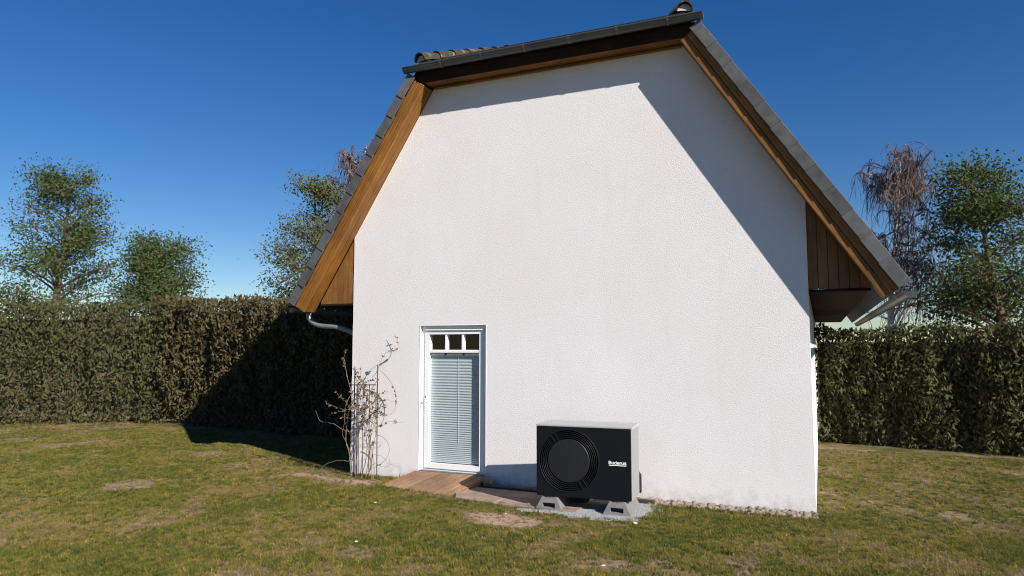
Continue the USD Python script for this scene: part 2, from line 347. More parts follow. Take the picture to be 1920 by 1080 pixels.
for corner, sgn in ((hl, 1), (hr, -1)):
    e = apex - corner; Lh = np.linalg.norm(e); e = e / Lh
    for k in range(int(Lh / 0.36)):
        p = corner + e * (0.02 + 0.36 * k) + np.array([0, 0, 0.035 + 0.012 * random.random()])
        H.part("hip_tile", cap_tile(p, e + np.array([random.uniform(-.02, .02), 0, -0.035]), 0.105, 0.09, 0.42), "hip_tile", smooth=50)
    cone = [corner + e * 0.05 + np.array([0, 0, 0.02]) + 0.085 * (math.cos(a) * np.array([e[1], -e[0], 0]) / math.hypot(e[0], e[1]) + math.sin(a) * np.array([0, 0, 1])) for a in np.linspace(0, math.pi, 9)]
    H.part("hip_end_mortar", hull(cone + [c + e * 0.12 for c in cone]), "mortar")
for k in range(int((11.4 - ymeet) / 0.36)):
    H.part("ridge_tile", cap_tile(apex + np.array([0, 0.36 * k, 0.02]), np.array([0, 1.0, -0.03]), 0.115, 0.1, 0.42), "hip_tile", smooth=50)

# verges: soffit boards under the overhang, barge boards, lapped verge tiles
OV = 0.25
def verge(A, B, nrm, wmat, top_trim):
    A, B = np.array(A, float), np.array(B, float)
    e = (B - A) / np.linalg.norm(B - A); L = np.linalg.norm(B - A)
    Y = np.array([0, 1.0, 0])
    for k in range(2):
        y0 = -OV + 0.125 * k
        H.part("soffit_board", board(A, B, Y, y0 + 0.006, y0 + 0.119, nrm, 0.0, 0.02), wmat)
    H.part("barge_board", board(A, B, Y, -OV - 0.028, -OV, nrm, -0.012, 0.074, 0.006), wmat)
    H.part("barge_board", board(A, B, Y, -OV - 0.028, -OV, nrm, 0.081, 0.168, 0.006), wmat)
    H.part("barge_trim", board(A, B, Y, -OV - 0.046, -OV - 0.029, nrm, 0.128, 0.168, 0.004), wmat)
    n = int(round(L / 0.335)); step = L / n
    for k in range(n):
        p = A + e * (k * step); p2 = A + e * ((k + 1.12) * step)
        lift = 0.008
        a0, a1 = 0.155, 0.30
        tip = 0.004 * random.uniform(-1, 1)
        yo = np.array([0, -0.009 - 0.004 * random.random(), 0])
        fl = board(p + nrm * (lift + tip) + yo, p2 + nrm * tip, Y, -OV - 0.073, -OV - 0.055, nrm, a0, a1, 0.004)
        tp = board(p + nrm * (lift + tip) + yo, p2 + nrm * tip, Y, -OV - 0.0545, -0.02, nrm, a1 - 0.02, a1 + 0.001, 0.004)
        H.part("verge_tile", [fl, tp], "verge_tile")
A = np.array([xeL, 0, EZ]); B = np.array([XHL - 0.03, 0, ZH - 0.03 * SL])
verge(A, B, nl, "verge_wood_left", True)
A = np.array([XHR - (EZ - ZH) / SL, 0, EZ]); B = np.array([XHR + 0.03, 0, ZH - 0.03 * SL])
verge(A, B, nr, "verge_wood_right", True)
pc = onL(4.62, -0.3, 0.31)
H.part("storm_clip", hull([pc, pc + [-.06, 0, .01], pc + [-.03, -.01, .05], pc + [.02, .03, .02], pc + [-.075, .02, .045]]), "verge_tile")

# half hip eave: soffit boards, fascia, gutter with brackets
xg0, xg1 = -5.40, -1.16
for k in range(3):
    H.part("soffit_board", cbox((XHL - 0.06, -0.234 + 0.078 * k + 0.005, ZH + 0.001), (XHR + 0.06, -0.234 + 0.078 * (k + 1) - 0.005, ZH + 0.02), 0.007), "eave_wood")
H.part("wall_moulding", cbox((XHL + 0.01, -0.035, ZH - 0.035), (XHR - 0.01, -0.001, ZH - 0.001), 0.008), "eave_wood")
H.part("fascia", cbox((XHL - 0.16, -0.262, ZH - 0.012), (XHR + 0.16, -0.236, ZH + 0.235)), "fascia_wood")
def gutter_shell(x0, x1, cy, cz, r=0.068, t=0.004, n=14):
    V, F = [], []
    for x in (x0, x1):
        for rr in (r, r - t):
            for k in range(n):
                a = math.pi + math.pi * k / (n - 1)
                V.append((x, cy + rr * math.cos(a), cz + rr * math.sin(a)))
    idx = lambda s, w, k: (s * 2 + w) * n + k
    for k in range(n - 1):
        F += [[idx(0, 0, k), idx(1, 0, k), idx(0, 0, k + 1)], [idx(0, 0, k + 1), idx(1, 0, k), idx(1, 0, k + 1)]]
        F += [[idx(0, 1, k), idx(0, 1, k + 1), idx(1, 1, k)], [idx(0, 1, k + 1), idx(1, 1, k + 1), idx(1, 1, k)]]
    caps = [slab_disc(x, cy, cz, r) for x in (x0, x1)]
    lip = tube([(x0, cy - r, cz), (x1, cy - r, cz)], 0.010, n=8)
    return trimesh.util.concatenate([trimesh.Trimesh(np.array(V), F, process=False), lip] + caps)
def slab_disc(x, cy, cz, r):
    a = np.linspace(math.pi, 2 * math.pi, 14)
    p = np.stack([np.full(14, x), cy + r * np.cos(a), cz + r * np.sin(a)], 1)
    return hull(np.vstack([p - [0.003, 0, 0], p + [0.003, 0, 0]]))
GY, GZ = -0.338, 5.915
gut = H.part("gutter", gutter_shell(xg0, xg1, GY, GZ), "gutter_metal", smooth=40)
def bracket(x, cy, cz, r=0.073):
    a = np.linspace(math.pi * 0.93, 2 * math.pi, 12)
    p = np.stack([np.full(12, x), cy + r * np.cos(a), cz + r * np.sin(a)], 1)
    t = np.array([0.014, 0, 0]); parts = []
    for i in range(11):
        o = np.array([0, -math.cos(a[i]), -math.sin(a[i])]) * 0.004
        o2 = np.array([0, -math.cos(a[i + 1]), -math.sin(a[i + 1])]) * 0.004
        parts.append(hull([p[i] - t, p[i] + t, p[i + 1] - t, p[i + 1] + t, p[i] - t + o, p[i] + t + o, p[i + 1] - t + o2, p[i + 1] + t + o2]))
    parts.append(cbox((x - 0.014, cy - r, cz + 0.004), (x + 0.014, cy + r, cz + 0.009), 0.001))
    return trimesh.util.concatenate(parts)
for x in np.arange(xg0 + 0.62, xg1, 0.64):
    H.part("gutter_bracket", bracket(float(x), GY, GZ), "bracket_metal", parent=gut)

# eave boxes at both corners: vertical cladding, soffit, gutter; a downpipe at the left
zb = 2.55
xeR = XHR - (EZ - ZH) / SL
for sg in (-1, 1):
    xw = XL if sg < 0 else XR
    zf = zl if sg < 0 else zr
    xe = (XHL + (zb - ZH) / SL + 0.02) if sg < 0 else (XHR - (zb - ZH) / SL - 0.02)
    xs = np.linspace(xw, xe, 7)
    for k in range(6):
        a, b = xs[k] + sg * 0.003, xs[k + 1] - sg * 0.003
        H.part("cladding_board", slab_xz(Polygon([(b, zb), (a, zb), (a, zf(a) - 0.003), (b, max(zb + 0.01, zf(b) - 0.003))]), 0.012, 0.032), "cladding_wood")
    H.part("cladding_backing", slab_xz(Polygon([(xs[-1], zb + .01), (xw, zb + .01), (xw, zf(xw) - .01), (xs[-1], zb + .02)]), 0.034, 0.06), "fascia_wood")
    H.part("eave_soffit", cbox((xs[-1] - sg * 0.02, 0.035, zb - 0.03), (xw + sg * 0.002, 11.2, zb - 0.005)), "fascia_wood")
    H.part("eave_trim", cbox((xs[-1], 0.000, zb - 0.035), (xw + sg * 0.004, 0.033, zb - 0.003)), "fascia_wood")
    xg = xeL - 0.26 if sg < 0 else xeR + 0.26
    g2 = gutter_shell(-0.22, 11.4, 0.0, 0.0)
    g2.vertices = np.stack([xg + g2.vertices[:, 1], g2.vertices[:, 0], EZ + 0.06 + g2.vertices[:, 2]], 1)
    H.part("gutter", g2, "gutter_metal", smooth=40)
dp = smooth_path([(xeL - 0.26, 0.18, EZ + 0.02), (xeL - 0.255, 0.18, 2.34), (xeL - 0.14, 0.20, 2.25), (-7.0, 0.23, 2.205), (-6.75, 0.29, 2.13), (-6.60, 0.34, 2.03), (-6.555, 0.36, 1.85)], 26)
dpp = H.part("downpipe", [tube(dp, 0.042, n=14), tube([(-6.555, 0.36, 1.87), (-6.555, 0.36, 0.0)], 0.042, n=14)], "zinc", smooth=40)
for z in (0.5, 1.7):
    H.part("pipe_clamp", tube([(-6.555, 0.36, z), (-6.555, 0.36, z + 0.03)], 0.047, n=14), "zinc", parent=dpp, smooth=40)

# door: frame, sash, three top lights, pleated blind
x0, x1, z0, z1 = DOOR
D = Thing.__new__(Thing); D = H
dr = free(H.path + "/door"); UsdGeom.Xform.Define(stage, dr)
def dpart(name, mesh, m, **k): return H.part(name, mesh, m, parent=dr, **k)
H.part("reveal", slab_xz(sbox(x0 - 0.0, z0, x1 + 0.0, z1).difference(sbox(x0 + 0.004, z0 - 1, x1 - 0.004, z1 - 0.004)), -0.003, 0.058), "reveal_paint")
FD = 0.060
fo = sbox(x0 + 0.001, z0 + 0.001, x1 - 0.001, z1 - 0.001); fi = sbox(x0 + 0.066, z0 + 0.05, x1 - 0.066, z1 - 0.070)
dpart("frame", slab_xz(fo.difference(fi), FD, 0.16), "white_frame")
so = sbox(x0 + 0.062, z0 + 0.046, x1 - 0.062, z1 - 0.066); si = sbox(x0 + 0.128, z0 + 0.115, x1 - 0.128, z1 - 0.128)
sash_y = FD + 0.014
dpart("sash", slab_xz(so.difference(si), sash_y - 0.028, 0.14), "white_frame")
dpart("drip_rail", cbox((x0 + 0.07, FD - 0.035, z1 - 0.074), (x1 - 0.07, FD - 0.001, z1 - 0.058), 0.006), "white_frame")
dpart("threshold", cbox((x0 + 0.002, 0.002, z0 + 0.001), (x1 - 0.002, FD - 0.001, z0 + 0.018)), "zinc")
sx0, sz0, sx1, sz1 = x0 + 0.128, z0 + 0.115, x1 - 0.128, z1 - 0.128
zt = sz1 - 0.245                                    # transom
dpart("transom", cbox((sx0 - 0.002, sash_y - 0.022, zt - 0.022), (sx1 + 0.002, 0.13, zt + 0.022), 0.006), "white_frame")
wpx = (sx1 - sx0) / 3
for k in (1, 2):
    dpart("muntin", cbox((sx0 + wpx * k - 0.016, sash_y - 0.02, zt + 0.0225), (sx0 + wpx * k + 0.016, 0.13, sz1 + 0.002), 0.005), "white_frame")
for k in range(3):
    a = sx0 + wpx * k + (0.016 if k else 0); b = sx0 + wpx * (k + 1) - (0.016 if k < 2 else 0)
    dpart("pane", trimesh.Trimesh([(a, 0.092, zt + .02), (b, 0.092, zt + .02), (b, 0.092, sz1), (a, 0.092, sz1)], [[0, 1, 2], [0, 2, 3]]), "pane_glass")
dpart("pane", trimesh.Trimesh([(sx0, 0.092, sz0), (sx1, 0.092, sz0), (sx1, 0.092, zt - .02), (sx0, 0.092, zt - .02)], [[0, 1, 2], [0, 2, 3]]), "pane_glass")
# pleats run wide at the top and close up towards the bottom
zs = [zt - 0.05]; pitch = 0.048
while zs[-1] > sz0 + 0.012:
    f = (zs[-1] - sz0) / (zt - sz0)
    zs.append(zs[-1] - (0.0115 + 0.0115 * f ** 0.8))
zz = []; 
V, F = [], []
for i, z in enumerate(zs):
    y = 0.112 + (0.008 if i % 2 else 0.0)
    V += [(sx0 + 0.004, y, z), (sx1 - 0.004, y, z)]
    if i: F += [[2 * i - 2, 2 * i, 2 * i - 1], [2 * i - 1, 2 * i, 2 * i + 1]]
dpart("pleated_blind", trimesh.Trimesh(np.array(V), F, process=False), "blind_fabric")
dpart("blind_rail", cbox((sx0 + 0.004, 0.106, zt - 0.055), (sx1 - 0.004, 0.136, zt - 0.030)), "white_frame")
for k in (0.3, 0.66):
    dpart("blind_clip", cbox((sx0 + (sx1 - sx0) * k - 0.015, 0.098, zt - 0.052), (sx0 + (sx1 - sx0) * k + 0.015, 0.105, zt - 0.022)), "rubber")
dpart("blind_cord", tube([(sx0 + (sx1 - sx0) * 0.56, 0.108, zt - 0.05), (sx0 + (sx1 - sx0) * 0.56, 0.108, sz0 + 0.3)], 0.0022, n=5), "cord")
dpart("handle", [cbox((x0 + 0.088, sash_y - 0.043, 1.09), (x0 + 0.112, sash_y - 0.0285, 1.20), 0.004), cbox((x0 + 0.093, sash_y - 0.075, 1.13), (x0 + 0.107, sash_y - 0.044, 1.15), 0.004),
                 cbox((x0 + 0.091, sash_y - 0.09, 1.03), (x0 + 0.109, sash_y - 0.0755, 1.155), 0.005)], "handle_white")

# ------------------------------------------------------------------ ground
def ground_z(x, y):
    x, y = np.asarray(x, float), np.asarray(y, float)
    p = np.stack([x, y, 0 * x], -1)
    w = np.clip((-y - 0.9) / 1.0, 0, 1) 
    return 0.03 * (meshkit.fbm(p * 0.9, 3, 3) - 0.5) * w + 0.012 * (meshkit.noise(p * 5.0, 9) - 0.5) * np.clip(w + 0.25, 0, 1)

BARE = Polygon([(-3.94, -1.50), (-3.66, -1.36), (-3.25, -1.33), (-2.85, -1.38), (-2.62, -1.50), (-2.72, -1.78), (-3.05, -1.86), (-3.31, -1.72), (-3.6, -1.62)])
STRIP = Polygon([(-7.2, -0.30), (-6.4, -0.28), (-5.75, -0.36), (-5.62, -0.60), (-5.9, -0.62), (-6.5, -0.52), (-7.3, -0.50)])
def bareness(x, y):
    p = np.stack([np.asarray(x, float), np.asarray(y, float), 0 * np.asarray(x, float)], -1)
    j = 0.16 * (meshkit.fbm(p * 4.0, 3, 21) - 0.5) * 2
    pts = shapely.points(p[..., 0], p[..., 1])
    d1 = shapely.distance(BARE, pts) - shapely.distance(BARE.exterior, pts) * shapely.contains(BARE, pts)
    d2 = shapely.distance(STRIP, pts) - shapely.distance(STRIP.exterior, pts) * shapely.contains(STRIP, pts)
    a = np.clip(0.5 - (np.minimum(d1, d2) - .03 + 1.4 * j) / 0.20, 0, 1)
    n = meshkit.fbm(p * 1.5, 4, 40)
    return np.maximum(a, np.clip((n - 0.66) * 6, 0, 0.6))
gx, gy = np.arange(-27, 11.01, 0.1), np.arange(-9.0, 8.01, 0.1)
GX, GY2 = np.meshgrid(gx, gy, indexing="ij")
V = np.stack([GX.ravel(), GY2.ravel(), ground_z(GX.ravel(), GY2.ravel())], 1)
nyv = len(gy); I, J = np.meshgrid(np.arange(len(gx) - 1), np.arange(nyv - 1), indexing="ij")
a = (I * nyv + J).ravel()
F = np.vstack([np.stack([a, a + nyv, a + nyv + 1], 1), np.stack([a, a + nyv + 1, a + 1], 1)])
lawn = usdkit.mesh(stage, "/World/lawn", (V, F), M["lawn_soil"], smooth=True)
UsdGeom.PrimvarsAPI(lawn).CreatePrimvar("bare", Sdf.ValueTypeNames.FloatArray, "vertex").Set(Vt.FloatArray.FromNumpy(bareness(V[:, 0], V[:, 1]).astype(np.float32)))
tag(lawn.GetPrim(), kind="structure")
single("ground", trimesh.Trimesh([(-150, -150, -.06), (150, -150, -.06), (150, 150, -.06), (-150, 150, -.06)], [[0, 1, 2], [0, 2, 3]]), "lawn_soil", kind="structure")

# ------------------------------------------------------------------ wooden ramp
RB0, RB1 = np.array([-5.30, -0.008, 0.130]), np.array([-4.20, -0.008, 0.130])
RF0, RF1 = np.array([-5.50, -0.66, 0.012]), np.array([-4.37, -0.80, 0.004])
R = Thing("wooden_ramp", "low brown plank ramp leading up to the glazed door", "ramp", loc=(-4.85, -0.4, 0), world=True)
NPL = 9
for k in range(NPL):
    a, b = (k + 0.035) / NPL, (k + 0.965) / NPL
    q0, q1, q2, q3 = RF0 + (RF1 - RF0) * a, RF0 + (RF1 - RF0) * b, RB0 + (RB1 - RB0) * b, RB0 + (RB1 - RB0) * a
    dz = np.array([0, 0, random.uniform(-0.003, 0.003)])
    c = (q0 + q1 + q2 + q3) / 4
    top = [q + dz for q in (q0, q1, q2, q3)]; bot = [p - [0, 0, 0.024] for p in top]
    mid = [p + (c - p) * 0.0 for p in top]
    ch = [p + (c - p) * [0.05, 0.008, 0] for p in top]; low = [p - [0, 0, 0.004] for p in top]
    R.part("plank", hull(ch + low + bot), "ramp_wood")
side = RB1 - RF1
R.part("side_board", hull([RF1 + [.012, 0, -.002], RB1 + [.012, 0, -.002], RF1 + [.04, 0, -.002], RB1 + [.04, 0, -.002], RF1 + [.012, 0, -.03], RF1 + [.04, 0, -.03], RB1 + [.012, 0, -.10], RB1 + [.04, 0, -.10]]), "ramp_edge_wood")
R.part("side_board", hull([RF0 + [-.012, 0, -.002], RB0 + [-.012, 0, -.002], RF0 + [-.04, 0, -.002], RB0 + [-.04, 0, -.002], RF0 + [-.012, 0, -.03], RF0 + [-.04, 0, -.03], RB0 + [-.012, 0, -.10], RB0 + [-.04, 0, -.10]]), "ramp_edge_wood")
for t in (0.25, 0.9):
    p0, p1 = RF0 + (RB0 - RF0) * t, RF1 + (RB1 - RF1) * t
    R.part("joist", hull([p + o for p in (p0, p1) for o in ([0, -.03, -.026], [0, .03, -.026], [0, -.03, -.06 if t > .5 else -.045], [0, .03, -.06 if t > .5 else -.045])]), "fascia_wood")

# ------------------------------------------------------------------ paving, kerb, gravel, pebbles
P = Thing("paving", kind="structure")
P.part("sand_bed", trimesh.Trimesh([(-4.36, -1.0, .010), (-2.58, -1.0, .010), (-2.58, -0.27, .010), (-4.36, -0.27, .010)], [[0, 1, 2], [0, 2, 3]]), "kerb_stone")
def slab(poly, top=0.034, th=0.05):
    p = np.array(poly, float); c = p.mean(0)
    ins = c + (p - c) * (1 - 0.008 / np.linalg.norm(p - c, axis=1, keepdims=True))
    tilt = rng.uniform(-0.004, 0.004, 2)
    z = lambda q_: top + (q_[:, 0] - c[0]) * tilt[0] + (q_[:, 1] - c[1]) * tilt[1]
    return hull(np.vstack([np.c_[ins, z(ins)], np.c_[p, z(p) - 0.008], np.c_[p, np.full(len(p), top - th)]]))
xsl = [-4.36, -3.72, -3.12, -2.58]
for i in range(3):
    for j in range(2):
        ya, yb = (-0.28, -0.66) if j == 0 else (-0.67, -1.04)
        a, b = xsl[i] + 0.005, xsl[i + 1] - 0.005
        sh = 0.10 if j else 0.0
        if j == 1 and i == 0:
            P.part("paving_slab", slab([(a + .02, ya), (b + sh, ya), (b + sh, yb + .02), (a + 0.16, yb + .10)]), "slab_stone")
        else:
            P.part("paving_slab", slab([(a + sh, ya), (b + (sh if i < 2 else 0), ya), (b + (sh if i < 2 else 0), yb), (a + sh, yb)]), "slab_stone")
K = Thing("edging_kerb", "dark narrow kerb edging between pebble strip and paving slabs", "kerb", loc=(-3.1, -0.24, 0), world=True)
for k in range(3):
    a = -4.14 + k * 0.76
    K.part("kerb_stone", cbox((a, -0.268, -0.1), (a + 0.75, -0.222, 0.062), 0.006), "kerb_stone")

def stone(r, seed, flat=0.7, sub=1):
    m = trimesh.creation.icosphere(sub, 1.0)
    s = np.random.default_rng(seed)
    v = m.vertices * (1 + 0.5 * (meshkit.noise(m.vertices * 1.3 + s.uniform(0, 50, 3), seed) - 0.5))[:, None]
    m.vertices = v * np.array([1, s.uniform(.7, 1), flat * s.uniform(.7, 1.1)]) * r
    m.apply_transform(trimesh.transformations.rotation_matrix(s.uniform(0, 6.3), [0, 0, 1]))
    return m
protos = [stone(1.0, i, 0.75, 1) for i in range(12)]
def scatter_stones(n, area, z, r0, r1, seed):
    s = np.random.default_rng(seed); out = []; minx, miny, maxx, maxy = area.bounds
    Vs, Fs, o = [], [], 0
    while len(Vs) < n:
        x, y = s.uniform(minx, maxx), s.uniform(miny, maxy)
        if not area.contains(Point(x, y)): continue
        m = protos[s.integers(12)]; r = r0 + (r1 - r0) * s.random() ** 2
        R3 = trimesh.transformations.random_rotation_matrix(s.random(3))[:3, :3] if r < 0.02 else np.eye(3)
        v = (m.vertices * r) @ R3.T + [x, y, z + r * 0.35 * s.uniform(0.2, 1.3)]
        Vs.append(v); Fs.append(m.faces + o); o += len(v)
    return trimesh.Trimesh(np.vstack(Vs), np.vstack(Fs), process=False)
pb1 = sbox(-4.17, -0.22, -2.0, -0.02); pb2 = sbox(-2.0, -0.25, XR, -0.02); pb3 = Polygon([(-6.5, -0.16), (-5.35, -0.12), (-5.35, -0.02), (-6.5, -0.02)])
single("pebbles", trimesh.util.concatenate([scatter_stones(700, pb1, 0.012, .012, .032, 1), scatter_stones(680, pb2, 0.010, .013, .040, 2), scatter_stones(130, pb3, 0.008, .01, .026, 3)]),
       "pebble_mix", "rounded brown and pale pebbles in a strip along the foot of the wall", "pebbles", kind="stuff", smooth=60)
gv = Polygon([(-3.27, -1.10), (-3.18, -1.21), (-2.9, -1.17), (-2.65, -1.22), (-2.4, -1.25), (-2.15, -1.16), (-1.93, -1.10), (-1.80, -0.92), (-1.78, -0.6), (-1.86, -0.26), (-2.2, -0.25), (-2.55, -0.28), (-2.57, -0.92), (-2.75, -1.02), (-3.1, -1.04)])
_b = np.array(gv.buffer(.03).segmentize(.03).exterior.coords)
_b3 = np.c_[_b, np.zeros(len(_b))]
GVN = Polygon(_b + 0.09 * np.c_[meshkit.fbm(_b3 * 9, 3, 1) - .5, meshkit.fbm(_b3 * 9, 3, 2) - .5] * 2).buffer(0)
gbed = trimesh.creation.extrude_polygon(gv, 0.02, engine="earcut"); gbed.apply_translation([0, 0, -0.005])
single("gravel_bed", gbed, "chip_mix", kind="structure")
single("gravel", scatter_stones(14000, GVN, 0.010, .005, .0125, 5), "chip_mix", "light grey crushed gravel around the concrete feet", "gravel", kind="stuff")
single("boulder", (lambda m: (m.apply_translation([-4.13, -0.12, 0.085]), m)[1])(stone(0.10, 77, 0.8, 3)), "boulder", "round brown stone beside the ramp at the wall", "stone", smooth=True)

# drain cover
DC = Thing("drain_cover", "round patterned drain cap on the ground beneath the heat pump", "drain cover", loc=(-2.72, -0.50, 0.03))
DC.part("collar", trimesh.creation.revolve([(0, 0), (.118, 0), (.122, .06), (.108, .072), (.1, .066), (0, .064)], sections=36), "kerb_stone", smooth=30)
lid = [trimesh.creation.revolve([(0, .066), (.094, .066), (.096, .078), (.09, .082), (.082, .078), (0, .078)], sections=36)]
for i in range(-3, 4):
    for j in range(-3, 4):
        if i * i + j * j < 11: lid.append(cbox((i * .022 - .008, j * .022 - .008, .078), (i * .022 + .008, j * .022 + .008, .083), .002))
DC.part("lid", lid, "cast_iron", smooth=30)

# ------------------------------------------------------------------ heat pump on its two concrete feet
W, HH, DEP = 1.125, 0.815, 0.50
HPX, HPY, HPZ = -3.095, -0.985, 0.160
HPR = math.degrees(math.atan2(0.085, 1.115))
HP = Thing("heat_pump", "grey heat pump with black front panel and round fan grille", "heat pump", loc=(HPX, HPY, HPZ), rotz=HPR)
# local: x along the front, y into depth, z up from the casing's underside
def rounded_box(lo, hi, r):
    lo, hi = np.array(lo), np.array(hi)
    pts = []
    s = trimesh.creation.icosphere(2, r).vertices
    for c in np.ndindex(2, 2, 2):
        pts.append(s + np.where(c, hi - r, lo + r))
    return hull(np.vstack(pts))
HP.part("casing", rounded_box((0.0, 0.024, 0.0), (W, DEP, HH), 0.012), "casing_grey", smooth=25)
HP.part("lid", rounded_box((-0.003, 0.0242, HH - 0.030), (W + 0.003, DEP + 0.004, HH + 0.006), 0.006), "lid_grey", smooth=25)
fcx, fcz, FR = 0.392, 0.415, 0.352
hole = Polygon(ngon(FR) + [fcx, fcz])
fp = sbox(0.006, 0.004, W - 0.010, HH - 0.014).buffer(-0.012).buffer(0.012).difference(hole)
HP.part("front_panel", slab_xz(fp, 0.0, 0.0235), "black_panel")
HP.part("grille_back", slab_xz(Polygon(ngon(FR - 0.001) + [fcx, fcz]), 0.0140, 0.0230), "grille_dark")
def ring(r0, r1, y0, y1):
    prof = [(r0, y1), (r1, y1), (r1, y0 + 0.003), (r1 - 0.003, y0), (r0 + 0.003, y0), (r0, y0 + 0.003), (r0, y1)]
    m = trimesh.creation.revolve(prof, sections=72)
    v = m.vertices; m.vertices = np.stack([fcx + v[:, 0], v[:, 2], fcz + v[:, 1]], 1); m.invert(); m.fix_normals()
    return m
gr = HP.part("fan_rim", ring(FR - 0.004, FR + 0.010, -0.006, 0.013), "grille_black", smooth=30)
for k in range(4):
    rr = 0.262 + 0.0215 * k
    HP.part("grille_ring", ring(rr, rr + 0.0075, -0.001, 0.0135), "grille_black", parent=gr, smooth=30)
hubp = [(0, 0.0135), (0.248, 0.0135), (0.248, 0.002), (0.243, -0.003), (0.15, -0.007), (0, -0.009)]
hub = trimesh.creation.revolve([(r, y) for r, y in hubp], sections=72)
v = hub.vertices; hub.vertices = np.stack([fcx + v[:, 0], v[:, 2], fcz + v[:, 1]], 1); hub.fix_normals()
HP.part("fan_hub", hub, "hub_black", smooth=30)
for a0 in (118, 128, 298, 308, 28, 208):
    a = math.radians(a0); e = np.array([math.cos(a), 0, math.sin(a)])
    HP.part("grille_spoke", board(np.array([fcx, 0, fcz]) + e * 0.250, np.array([fcx, 0, fcz]) + e * 0.347, [0, 1, 0], 0.0, 0.013, [-e[2], 0, e[0]], -0.003, 0.003, 0.001), "grille_black", parent=gr)
txt = meshkit.text_mesh("Buderus", 0.034, 0.002, bold=True)
txt.apply_scale([0.200 / (txt.bounds[1, 0] - txt.bounds[0, 0]), 1, 1]); tb = txt.bounds
v = txt.vertices; txt.vertices = np.stack([0.862 + v[:, 0] - tb[0, 0], -0.0005 - v[:, 2], 0.405 + v[:, 1]], 1)
lg = HP.part("logo", txt, "logo_white")
HP.part("logo_line", cbox((0.864, -0.0022, 0.388), (1.062, -0.0003, 0.396), 0.0005), "logo_white", parent=lg)
HP.part("pipe_cover", hull([(W - .08, DEP + .004, 0.0), (W + .010, DEP + .02, 0.0), (W + .010, DEP + .02, .20), (W - .08, DEP + .004, .34), (W - .08, DEP + .10, 0.0), (W - .08, DEP + .10, .34), (W + .010, DEP + .10, 0), (W + .010, DEP + .10, .20)]), "rubber")
for x in (0.17, 0.96):
    HP.part("rail", cbox((x - 0.028, 0.03, -0.020), (x + 0.028, DEP - 0.01, -0.001), 0.003), "rubber")
    HP.part("bolt", trimesh.creation.cylinder(0.012, 0.03, transform=trimesh.transformations.translation_matrix([x, 0.012, -0.008])), "rubber")

def foot(label, x):
    # a trapezoid block with a rectangular pocket in its front, its ends sloping slightly
    wb, wt, h, L = 0.168, 0.088, 0.155, 0.58
    body = hull([(-wb, -.035, 0), (wb, -.035, 0), (-wt, 0, h), (wt, 0, h), (-wb, L + .03, 0), (wb, L + .03, 0), (-wt, L, h), (wt, L, h), (-wb, -.035, -.06), (wb, -.035, -.06), (-wb, L + .03, -.06), (wb, L + .03, -.06)])
    def man(m): return manifold3d.Manifold(manifold3d.Mesh(np.array(m.vertices, np.float32), np.array(m.faces, np.uint32)))
    pocket = hull([(-.078, -.1, .04), (.078, -.1, .04), (-.078, -.1, .098), (.078, -.1, .098), (-.07, .09, .045), (.07, .09, .045), (-.07, .09, .093), (.07, .09, .093)])
    hand = hull([(s * 0.3, y, z) for s in (0,) for y in (.2,) for z in (.2,)] + [(.3, .1, .05), (.3, .2, .05), (.3, .1, .1), (.2, .1, .1)])
    m = man(body) - man(pocket)
    mm = m.to_mesh(); mesh = trimesh.Trimesh(mm.vert_properties[:, :3], mm.tri_verts)
    c, s = math.cos(math.radians(HPR)), math.sin(math.radians(HPR))
    T = Thing("concrete_foot", label, "concrete foot", loc=(HPX + c * x + s * 0.045, HPY + s * x - c * 0.045, 0.0), rotz=HPR, group="concrete feet under the heat pump")
    T.part("block", mesh, "concrete")
    T.part("pad", cbox((-.06, 0.02, h + .0005), (.06, .12, h + 0.006), .002), "rubber")
    T.part("anchor_nut", [cbox((-.05, .0, h - 0.004), (-.02, .018, h + .012), .002), cbox((.0, .0, h - 0.004), (.02, .018, h + .014), .002)], "rubber")
HPZ_OK = HPZ
foot("grey concrete block foot under the fan side of the heat pump", 0.17)
foot("grey concrete block foot under the lettered side of the heat pump", 0.96)

# ------------------------------------------------------------------ trellis and climbing plant at the corner
T = Thing("trellis", "thin rusty metal trellis of upright rods against the white wall", "trellis", loc=(-6.03, -0.22, 0), world=True)
tx = [-6.25, -6.12, -6.03, -5.94, -5.85]
for k, x in enumerate(tx):
    ya = -0.24 + 0.09 * math.cos((k - 2) * 0.8) * -1 
    top = [1.60, 1.38, 1.36, 1.36, 1.62][k]
    T.part("rod", tube([(x + .01, ya, -0.05), (x, ya, top * .5), (x - 0.005, ya, top)], 0.0075 if k in (0, 4) else 0.005, n=6), "trellis_metal", smooth=60)
T.part("crossbar", tube([(-6.27, -0.305, 1.335), (-5.83, -0.305, 1.345)], 0.008, n=6), "trellis_metal", smooth=60)
T.part("crossbar", tube([(-6.27, -0.30, 0.75), (-5.83, -0.30, 0.90)], 0.004, n=6), "trellis_metal", smooth=60)

